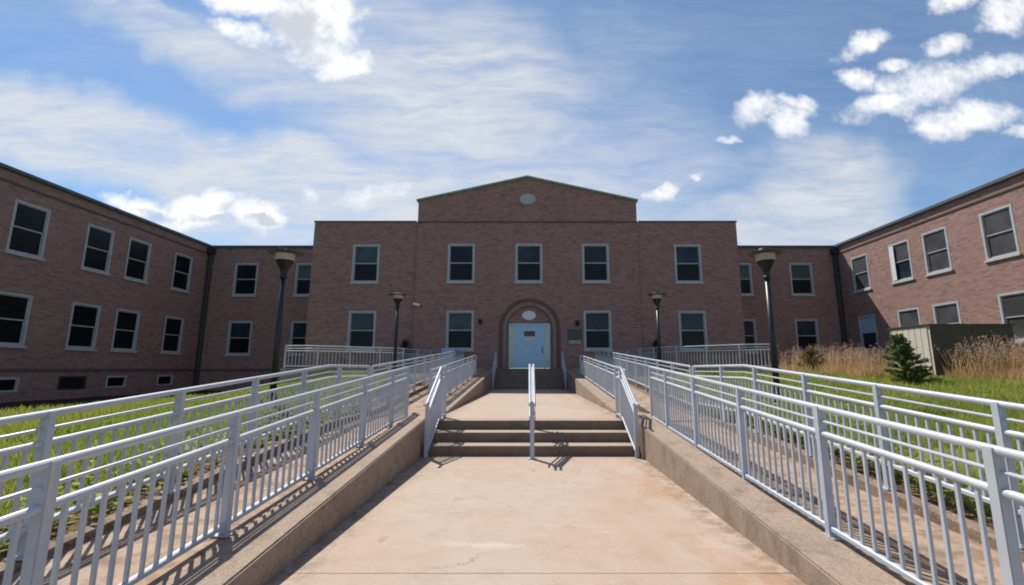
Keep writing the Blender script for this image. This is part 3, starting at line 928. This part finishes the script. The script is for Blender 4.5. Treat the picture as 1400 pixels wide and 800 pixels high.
# ---- the doorway
def doorway():
    cx = .09; zs = 2.5; r0, r1 = 1.44, 1.66
    seg = 40

    def ring(ri, ro, y0, y1, zb):
        bm = bmesh.new()
        a = [pi - pi * k / seg for k in range(seg + 1)]
        inner = [(cx - ri, zb)] + [(cx + ri * cos(t), zs + ri * sin(t)) for t in a] + [(cx + ri, zb)]
        outer = [(cx - ro, zb)] + [(cx + ro * cos(t), zs + ro * sin(t)) for t in a] + [(cx + ro, zb)]
        vi0 = [bm.verts.new((p[0], y0, p[1])) for p in inner]; vo0 = [bm.verts.new((p[0], y0, p[1])) for p in outer]
        vi1 = [bm.verts.new((p[0], y1, p[1])) for p in inner]; vo1 = [bm.verts.new((p[0], y1, p[1])) for p in outer]
        for k in range(len(inner) - 1):
            bm.faces.new((vi0[k], vi0[k + 1], vo0[k + 1], vo0[k])); bm.faces.new((vi1[k], vo1[k], vo1[k + 1], vi1[k + 1]))
            bm.faces.new((vi0[k], vi1[k], vi1[k + 1], vi0[k + 1])); bm.faces.new((vo0[k], vo0[k + 1], vo1[k + 1], vo1[k]))
        bmesh.ops.recalc_face_normals(bm, faces=bm.faces)
        return bm
    bpart('arch_brickwork', ring(r1 + .002, 1.93, D - .03, D + .012, ZPORCH + .002), 'brick_dark')
    bpart('arch_surround', ring(r0, r1, D - .06, D + .3, ZPORCH + .002), 'stone_trim')
    # brick tympanum above the door, set back
    bm = bmesh.new()
    pts = [(cx + (r0 + .01) * cos(pi * k / seg), zs + (r0 + .01) * sin(pi * k / seg)) for k in range(seg + 1)]
    pts = [(cx - r0 - .01, ZPORCH)] + [(cx - 1.31, ZPORCH), (cx - 1.31, 2.84), (cx + 1.31, 2.84), (cx + 1.31, ZPORCH), (cx + r0 + .01, ZPORCH)] + pts
    prism(bm, pts, D + .12, D + .155)
    bpart('tympanum', bm, 'brick_wall')
    bm = bmesh.new()
    ov = [(cx - .04 + .43 * cos(2 * pi * k / seg), 3.36 + .29 * sin(2 * pi * k / seg)) for k in range(seg)]
    prism(bm, ov, D + .06, D + .118); bpart('oval_plaque', bm, 'oval_white')
    # door set
    f = bmesh.new(); x0, x1, zt = cx - 1.305, cx + 1.305, 2.835; z0 = ZPORCH + .003
    for a, b in ((x0, x0 + .08), (x1 - .08, x1)): box(f, a, b, D + .04, D + .118, z0, zt, .006)
    box(f, x0 + .081, x1 - .081, D + .04, D + .118, zt - .1, zt, .006)
    for a in (cx - 1.0, cx + .93): box(f, a, a + .07, D + .04, D + .118, z0, zt - .101, .006)
    fr = bpart('door_frame', f, 'door_frame_paint')
    bm = bmesh.new(); box(bm, cx - .928, cx + .928, D + .06, D + .105, z0 + .02, zt - .102, .01)
    for (a, b, c_, d_) in ((-.8, .8, .22, 1.0),): box(bm, cx + a, cx + b, D + .052, D + .0605, c_, d_, .006)
    dr = bpart('door', bm, 'door_paint')
    rel = lambda q: [setattr(v, 'co', v.co - BO) for v in q.verts]
    q = bmesh.new(); box(q, cx - .34, cx + .34, D + .046, D + .059, 2.04, 2.36, .004); rel(q); link('window', q, 'board_dark', dr)
    q = bmesh.new(); box(q, cx - .28, cx + .12, D + .05, D + .059, 1.72, 1.98, .002); box(q, cx + .16, cx + .34, D + .05, D + .059, 1.76, 1.98, .002); rel(q); link('notice', q, 'paper', dr)
    q = bmesh.new(); tube(q, [(cx + .8, D + .03, 1.0), (cx + .8, D + .03, 1.36)], .02, 8); tube(q, [(cx + .8, D + .03, 1.05), (cx + .8, D + .06, 1.05)], .014, 8); tube(q, [(cx + .8, D + .03, 1.31), (cx + .8, D + .06, 1.31)], .014, 8)
    rel(q); link('handle', q, 'iron_black', dr)
    for a, b in ((x0 + .082, cx - 1.002), (cx + 1.002, x1 - .082)):
        q = bmesh.new(); box(q, a, b, D + .075, D + .085, z0 + .02, zt - .102); bpart('sidelight', q, 'sidelight_glass')
        q = bmesh.new(); box(q, a, b, D + .055, D + .074, 1.2, 1.27); rel(q); link('glazing_bar', q, 'door_frame_paint', fr)


doorway()


# ------------------------------------------------------------------ fittings on the facade
def wall_lantern(x, z, label):
    t = thing('wall_lantern', label, 'wall light', (x, D, z), 'lanterns beside the door')
    bm = bmesh.new(); box(bm, -.09, .09, -.03, -.002, -.14, .14, .01); link('back_plate', bm, 'iron_black', t)
    bm = bmesh.new(); tube(bm, [(0, -.03, .06), (0, -.12, .14), (0, -.2, .12)], .018, 8); link('bracket', bm, 'iron_black', t)
    bm = bmesh.new(); lathe(bm, [(.05, -.2), (.1, -.17), (.125, .04), (.14, .06), (.04, .14), (.015, .18)], 8, (0, -.2, 0)); link('lantern_cage', bm, 'iron_black', t)
    bm = bmesh.new(); lathe(bm, [(.06, -.15), (.1285, .02)], 8, (0, -.2, 0)); link('lantern_glass', bm, 'screen_grey', t)


wall_lantern(-2.99, 2.95, 'small black wall lantern just left of the arched door')
wall_lantern(3.08, 2.88, 'small black wall lantern just right of the arched door')


def fittings():
    t = thing('security_camera', 'small white security camera high on the brick wall above the left terrace', 'camera', (-6.98, D, 3.98))
    bm = bmesh.new(); lathe(bm, [(.07, 0), (.07, .05)], 14); bmesh.ops.rotate(bm, verts=bm.verts, matrix=Matrix.Rotation(pi / 2, 3, 'X')); link('mount', bm, 'white_metal', t)
    bm = bmesh.new(); tube(bm, [(0, -.04, 0), (0, -.16, -.02)], .02, 8); link('arm', bm, 'white_metal', t)
    bm = bmesh.new(); box(bm, -.26, .2, -.29, -.13, -.05, .11, .03)
    bmesh.ops.rotate(bm, verts=bm.verts, matrix=Matrix.Rotation(radians(14), 3, 'Y')); link('housing', bm, 'white_metal', t)
    bm = bmesh.new(); tube(bm, [(.19, -.21, -.03), (.25, -.21, -.045)], .05, 12); link('lens', bm, 'iron_black', t)
    t = thing('notice_board', 'dark notice board with small tan plate on the brick wall by the door', 'sign', (2.92, D, 1.66))
    bm = bmesh.new(); box(bm, -.45, .45, -.05, -.002, .16, .82, .01); link('board', bm, 'board_dark', t)
    bm = bmesh.new(); box(bm, -.38, .38, -.06, -.002, -.12, .12, .01); link('plate', bm, 'tan_metal', t)
    t = thing('utility_cabinet', 'pale blue metal cabinet standing on the terrace left of the door', 'cabinet', (-4.75, 27.6, ZPORCH))
    bm = bmesh.new(); box(bm, -.42, .42, -.3, .3, .06, 1.2, .02); link('cabinet_body', bm, 'cabinet_blue', t)
    bm = bmesh.new(); box(bm, -.37, .37, -.325, -.302, .14, 1.12, .01); link('door', bm, 'cabinet_blue', t)
    bm = bmesh.new(); box(bm, -.38, .38, -.26, .26, .0, .06); link('base', bm, 'iron_black', t)
    bm = bmesh.new(); box(bm, .24, .29, -.345, -.326, .6, .72); link('handle', bm, 'iron_black', t)


fittings()


# ------------------------------------------------------------------ street lamps
def make_lamp(h):
    t = bpy.data.objects.new('street_lamp', None); COL.objects.link(t)
    bm = bmesh.new(); tube(bm, [(0, 0, .02), (0, 0, h - .785)], [.078, .058], 14); p = link('pole', bm, 'lamp_pole_paint', t, smooth=True)
    bm = bmesh.new(); lathe(bm, [(.16, 0), (.16, .05), (.12, .09), (.11, .16)], 18); link('base', bm, 'lamp_pole_paint', t)
    bm = bmesh.new(); lathe(bm, [(.066, h - .80), (.092, h - .78), (.092, h - .73), (.072, h - .71), (.075, h - .62), (.105, h - .54), (.16, h - .44), (.195, h - .36), (.205, h - .335)], 24); link('neck', bm, 'iron_black', t, smooth=False)
    bm = bmesh.new(); lathe(bm, [(.195, h - .334), (.215, h - .32), (.23, h - .165)], 28); link('lamp_shade', bm, 'lamp_diffuser', t, smooth=False)
    bm = bmesh.new(); lathe(bm, [(.30, h - .164), (.395, h - .145), (.40, h - .125), (.28, h - .095), (.16, h - .07), (.14, h - .01), (.0001, h)], 32); link('lamp_cap', bm, 'lamp_cap_metal', t, smooth=False)
    return t


def copy_tree(o, parent=None):
    c = o.copy(); COL.objects.link(c)
    if parent: c.parent = parent
    for ch in list(o.children): copy_tree(ch, c)
    return c


LAMP_H = 3.88
l0 = make_lamp(LAMP_H)
spots = [(-5.98, 10.9, 'large near street lamp with flat round cap on the left lawn'),
         (5.84, 10.9, 'large near street lamp with flat round cap on the right lawn'),
         (-5.72, 19.75, 'smaller-looking street lamp beside the left terrace railing, in front of the main brick block'),
         (5.66, 19.75, 'smaller-looking street lamp beside the right terrace railing, in front of the main brick block')]
for i, (x, y, lb) in enumerate(spots):
    o = l0 if i == 0 else copy_tree(l0)
    z = float(lawn_z(x, y)) - .03
    top = 2.95 if i < 2 else 3.36
    o.location = (x, y, z); o.scale = (1, 1, (top - z) / LAMP_H)
    tag(o, lb, 'street lamp', 'street lamps along the ramps')


# ------------------------------------------------------------------ the metal enclosure by the right wing
def enclosure():
    x0, x1, y0, y1, z1 = 15.0, 18.15, 17.0, 18.9, 1.68
    z0 = float(lawn_z(16, 17)) - .3
    t = thing('equipment_enclosure', 'large metal enclosure with olive front and pale side among dry weeds', 'enclosure', (x0, y0, z0))
    h = z1 - z0; wx = x1 - x0; wy = y1 - y0
    bm = bmesh.new(); box(bm, .02, wx - .02, .02, wy - .02, 0, h - .06); link('enclosure_body', bm, 'shed_beige', t)
    bm = bmesh.new(); box(bm, -.05, wx + .05, -.05, wy + .05, h - .059, h, .015); link('roof', bm, 'shed_olive', t)
    for i in range(2):
        a = .03 + i * (wx - .06) / 2; bm = bmesh.new(); box(bm, a + .006, a + (wx - .06) / 2 - .006, -.012, .0185, .08, h - .07, .006)
        for k in range(7): box(bm, a + .25, a + (wx - .06) / 2 - .25, -.022, -.0125, h * .25 + k * .07, h * .25 + k * .07 + .03)
        d = link('door', bm, 'shed_olive', t)
        bm = bmesh.new(); hx = a + ((wx - .06) / 2 - .1 if i == 0 else .1); tube(bm, [(hx, -.04, h * .5), (hx, -.04, h * .62)], .015, 8); link('handle', bm, 'iron_black', d)
    bm = bmesh.new()
    for k in range(6): box(bm, -.006, .0195, .12 + k * (wy - .24) / 6, .12 + (k + 1) * (wy - .24) / 6 - .02, .08, h - .1, .005)
    link('side_panel', bm, 'shed_beige', t)


enclosure()


# ------------------------------------------------------------------ vegetation
def blades(xy, hgt, wid, lean, z=None):
    n = len(xy); a = rng.uniform(0, 2 * pi, n); b = rng.uniform(0, 2 * pi, n)
    z = lawn_z(xy[:, 0], xy[:, 1]) if z is None else z
    hx = np.cos(a) * wid / 2; hy = np.sin(a) * wid / 2
    p0 = np.stack([xy[:, 0] - hx, xy[:, 1] - hy, z - .01], 1); p1 = np.stack([xy[:, 0] + hx, xy[:, 1] + hy, z - .01], 1)
    p2 = np.stack([xy[:, 0] + np.cos(b) * lean * hgt, xy[:, 1] + np.sin(b) * lean * hgt, z + hgt], 1)
    return np.stack([p0, p1, p2], 1).reshape(-1, 3)


def vnoise(xy, s, seed):
    r = np.random.default_rng(seed); T = r.random((64, 64)); p = xy * s; i = np.floor(p).astype(int); f = p - i; f = f * f * (3 - 2 * f)
    g_ = lambda a, b: T[(i[:, 0] + a) % 64, (i[:, 1] + b) % 64]
    return (g_(0, 0) * (1 - f[:, 0]) + g_(1, 0) * f[:, 0]) * (1 - f[:, 1]) + (g_(0, 1) * (1 - f[:, 0]) + g_(1, 1) * f[:, 0]) * f[:, 1]


def grass():
    for side, nm in ((-1, 'left'), (1, 'right')):
        V = []
        for (n, xa, xb, ya, yb, h0, h1, wd) in ((70000, 4.1, 9.0, 1.5, 11, .07, .19, .016), (70000, 6, 16, 3, 18, .08, .2, .026), (60000, 3.95, 24, 8, 27, .08, .2, .04), (14000, 10, 24, -6, 10, .08, .2, .03)):
            xy = np.stack([side * rng.uniform(xa, xb, n) + XC, rng.uniform(ya, yb, n)], 1)
            c = vnoise(xy, .9, 3) * .6 + vnoise(xy, 2.7, 4) * .4; X = np.abs(xy[:, 0] - XC)
            keep = rng.random(n) < np.clip((c - .22) * 3.0, .05, 1) * np.clip((X - 4.1) / .9 + .15, .1, 1)
            inside = (xy[:, 1] > 19.4) & (X < 11)
            keep &= ~inside & (xy[:, 0] > -18.8 + .5 * np.sin(xy[:, 1] * 1.7))
            xy = xy[keep]; c = c[keep]
            hg = rng.uniform(h0, h1, len(xy)) * (.55 + c)
            V.append(blades(xy, hg, wd * rng.uniform(.6, 1.4, len(xy)), .55))
        V = np.concatenate(V)
        o = np_mesh('grass', V, 3, np.arange(len(V)), 'grass_blades'); o['kind'] = 'stuff'
        o['label'] = 'lush green grass on the %s lawn' % nm
    # broad-leaved weeds along the curbs
    V = []
    for side in (-1, 1):
        for _ in range(150):
            x = side * (4.0 + abs(rng.normal(0, .35))) + XC; y = rng.uniform(1.5, 12); z = float(lawn_z(x, y))
            n = rng.integers(10, 26); R = rng.uniform(.08, .22)
            for _ in range(n):
                a = rng.uniform(0, 2 * pi); r = R * rng.uniform(.2, 1); l = rng.uniform(.04, .09); c = np.array([x + cos(a) * r, y + sin(a) * r, z + rng.uniform(.0, .24) * R / .16])
                d = np.array([cos(a), sin(a), rng.uniform(-.2, .6)]) * l; s = np.array([-sin(a), cos(a), rng.uniform(-.3, .3)]) * l * .4
                V += [c - d * .3, c + s + d * .3, c + d, c - d * .3, c + d, c - s + d * .3]
    o = np_mesh('weeds', np.array(V), 3, np.arange(len(V)), 'grass_blades'); o['kind'] = 'stuff'; o['label'] = 'low leafy weeds growing along the outer curbs of both ramps'

    V = []
    for _ in range(26):
        x = -4.05 - abs(rng.normal(0, .35)); y = rng.normal(5.6, .9); z = float(lawn_z(x, y)) + rng.uniform(.12, .3)
        for _ in range(14):
            c = np.array([x, y, z]) + rng.normal(0, .045, 3); u = rng.normal(0, 1, 3); u /= np.linalg.norm(u); v = np.cross(u, rng.normal(0, 1, 3)); v /= np.linalg.norm(v); k = .018
            V += [c - u * k, c + v * k, c + u * k]
    o = np_mesh('wild_flowers', np.array(V), 3, np.arange(len(V)), 'white_blossom'); o['kind'] = 'stuff'; o['label'] = 'small pale wild flowers by the outer curb of the left ramp'


grass()


def dry_weeds():
    V = []; Hd = []

    def stalk(x, y, h):
        z = float(lawn_z(x, y)); a = rng.uniform(0, 2 * pi); le = rng.uniform(.05, .35) * h
        tip = np.array([x + cos(a) * le, y + sin(a) * le, z + h]); base = np.array([x, y, z - .02]); mid = (base + tip) / 2 + np.array([-cos(a), -sin(a), 0]) * le * .15
        for p, q, wd in ((base, mid, .012), (mid, tip, .008)):
            s = np.array([wd, rng.uniform(-wd, wd), 0]); V.extend([p - s, p + s, q, q, q + s * .6, p + s])
        # plume / flower head
        for _ in range(rng.integers(5, 12)):
            c = tip + rng.normal(0, .045, 3) * np.array([1, 1, 1.2]); u = rng.normal(0, 1, 3); u /= np.linalg.norm(u); v = np.cross(u, rng.normal(0, 1, 3)); v /= np.linalg.norm(v); k = rng.uniform(.015, .04)
            Hd.extend([c - u * k, c + v * k, c + u * k])
    for (n, xa, xb, ya, yb, h0, h1) in ((620, 11.4, 15.2, 18.4, 21.5, .7, 1.35), (420, 14.9, 17.0, 15.0, 16.6, .7, 1.55), (420, 17, 21.5, 14.6, 17.4, .55, 1.45), (200, 12.6, 14.5, 17.0, 19, .5, 1.1), (160, 18.4, 22, 17, 22, .6, 1.6)):
        for _ in range(n):
            x, y = rng.uniform(xa, xb), rng.uniform(ya, yb)
            if 14.8 < x < 18.3 and 16.8 < y < 19.1: continue
            c = vnoise(np.array([[x, y]]), 1.3, 9)[0]
            if c < .3: continue
            stalk(x, y, rng.uniform(h0, h1) * (.55 + .55 * c))
    # golden tussocks at their feet
    T = []
    for (n, xa, xb, ya, yb) in ((9000, 11.0, 15.4, 17.2, 21), (11000, 14.8, 22.0, 13.6, 16.5)):
        xy = np.stack([rng.uniform(xa, xb, n), rng.uniform(ya, yb, n)], 1); c = vnoise(xy, 1.1, 12)
        xy = xy[c > .3]; T.append(blades(xy, rng.uniform(.2, .62, len(xy)), .022, .5))
    allv = np.concatenate([np.array(V)] + T)
    o = np_mesh('dry_weeds', allv, 3, np.arange(len(allv)), 'dry_stalks'); o['kind'] = 'stuff'; o['label'] = 'tall dry tan weeds growing in front of the right wing'
    o = np_mesh('weed_seed_heads', np.array(Hd), 3, np.arange(len(Hd)), 'dry_heads'); o['kind'] = 'stuff'; o['label'] = 'brown seed heads of the tall dry weeds'


dry_weeds()


def bush(name, label, cat, x, y, z, h, wmax, m, kind, n, leaf=.05, lean=0.0):
    t = thing(name, label, cat, (x, y, z))
    bm = bmesh.new(); tube(bm, [(0, 0, -.05), (lean * .3, 0, h * .35), (lean, 0, h * .92)], [.035, .025, .006], 8)
    tips = []
    nb = 46 if kind == 'cone' else 30
    for i in range(nb):
        f = (i + .5) / nb; zz = h * (.06 + .86 * f); a = i * 2.4 + rng.uniform(-.4, .4)
        if kind == 'cone': r = wmax / 2 * (1 - f) ** .55 * rng.uniform(.35, 1.25) + .04
        elif kind == 'column': r = wmax / 2 * (.75 + .25 * sin(pi * f)) * rng.uniform(.7, 1.1) * (1 if f < .8 else .6)
        else: r = wmax / 2 * (.35 + .65 * sin(pi * min(1, f * .9 + .1))) * rng.uniform(.6, 1.15)
        p0 = Vector((lean * f, 0, zz * .92)); p1 = Vector((lean * f + cos(a) * r, sin(a) * r, zz + (.12 if kind == 'cone' else .25) * r + rng.uniform(-.03, .06)))
        tube(bm, [p0, p1], [.009, .003], 5, cap=False); tips.append((p0, p1))
    link('trunk', bm, 'bark', t)
    V = []; per = n // nb
    for p0, p1 in tips:
        p0 = np.array(p0); p1 = np.array(p1)
        for _ in range(per):
            f = rng.uniform(.15, 1.05); c = p0 + (p1 - p0) * f + rng.normal(0, .035 + .02 * (kind != 'cone'), 3)
            u = (p1 - p0) / (np.linalg.norm(p1 - p0) + 1e-6) + rng.normal(0, .6, 3); u /= np.linalg.norm(u); v = np.cross(u, rng.normal(0, 1, 3)); v /= np.linalg.norm(v); k = leaf * rng.uniform(.6, 1.4)
            V += [c - u * k, c + v * k * .35, c + u * k, c - u * k, c + u * k, c - v * k * .35]
    np_mesh('crown', np.array(V), 3, np.arange(len(V)), m, t)
    return t


zt = float(lawn_z(12.75, 15.4))
bush('conifer', 'small dark green conifer growing in front of the pale side of the metal enclosure', 'conifer', 12.75, 15.4, zt - .02, 1.26 - zt, 1.25, 'conifer_needles', 'cone', 5200, .065, -.28)
z_ = float(lawn_z(11.6, 19.0))
bush('shrub', 'yellowing leafy shrub at the left edge of the dry weeds by the right link', 'shrub', 11.7, 19.0, z_ - .02, 1.25, 1.1, 'yellow_leaves', 'round', 1500, .06)
bush('shrub', 'dark narrow evergreen against the brick wall on the left terrace, behind the lamp', 'shrub', -7.5, D - .55, ZPORCH, 1.85, .75, 'dark_leaves', 'column', 1700, .05)
bush('shrub', 'dark narrow evergreen against the brick wall on the right terrace, behind the lamp', 'shrub', 7.85, D - .55, ZPORCH, 1.9, .6, 'dark_leaves', 'column', 1600, .05)
z_ = float(lawn_z(-10.9, 18.5))
bush('shrub', 'small straggly plant with yellow leaves beside the left terrace end', 'shrub', -10.9, 18.4, z_ - .02, .5, .6, 'yellow_leaves', 'round', 350, .05)
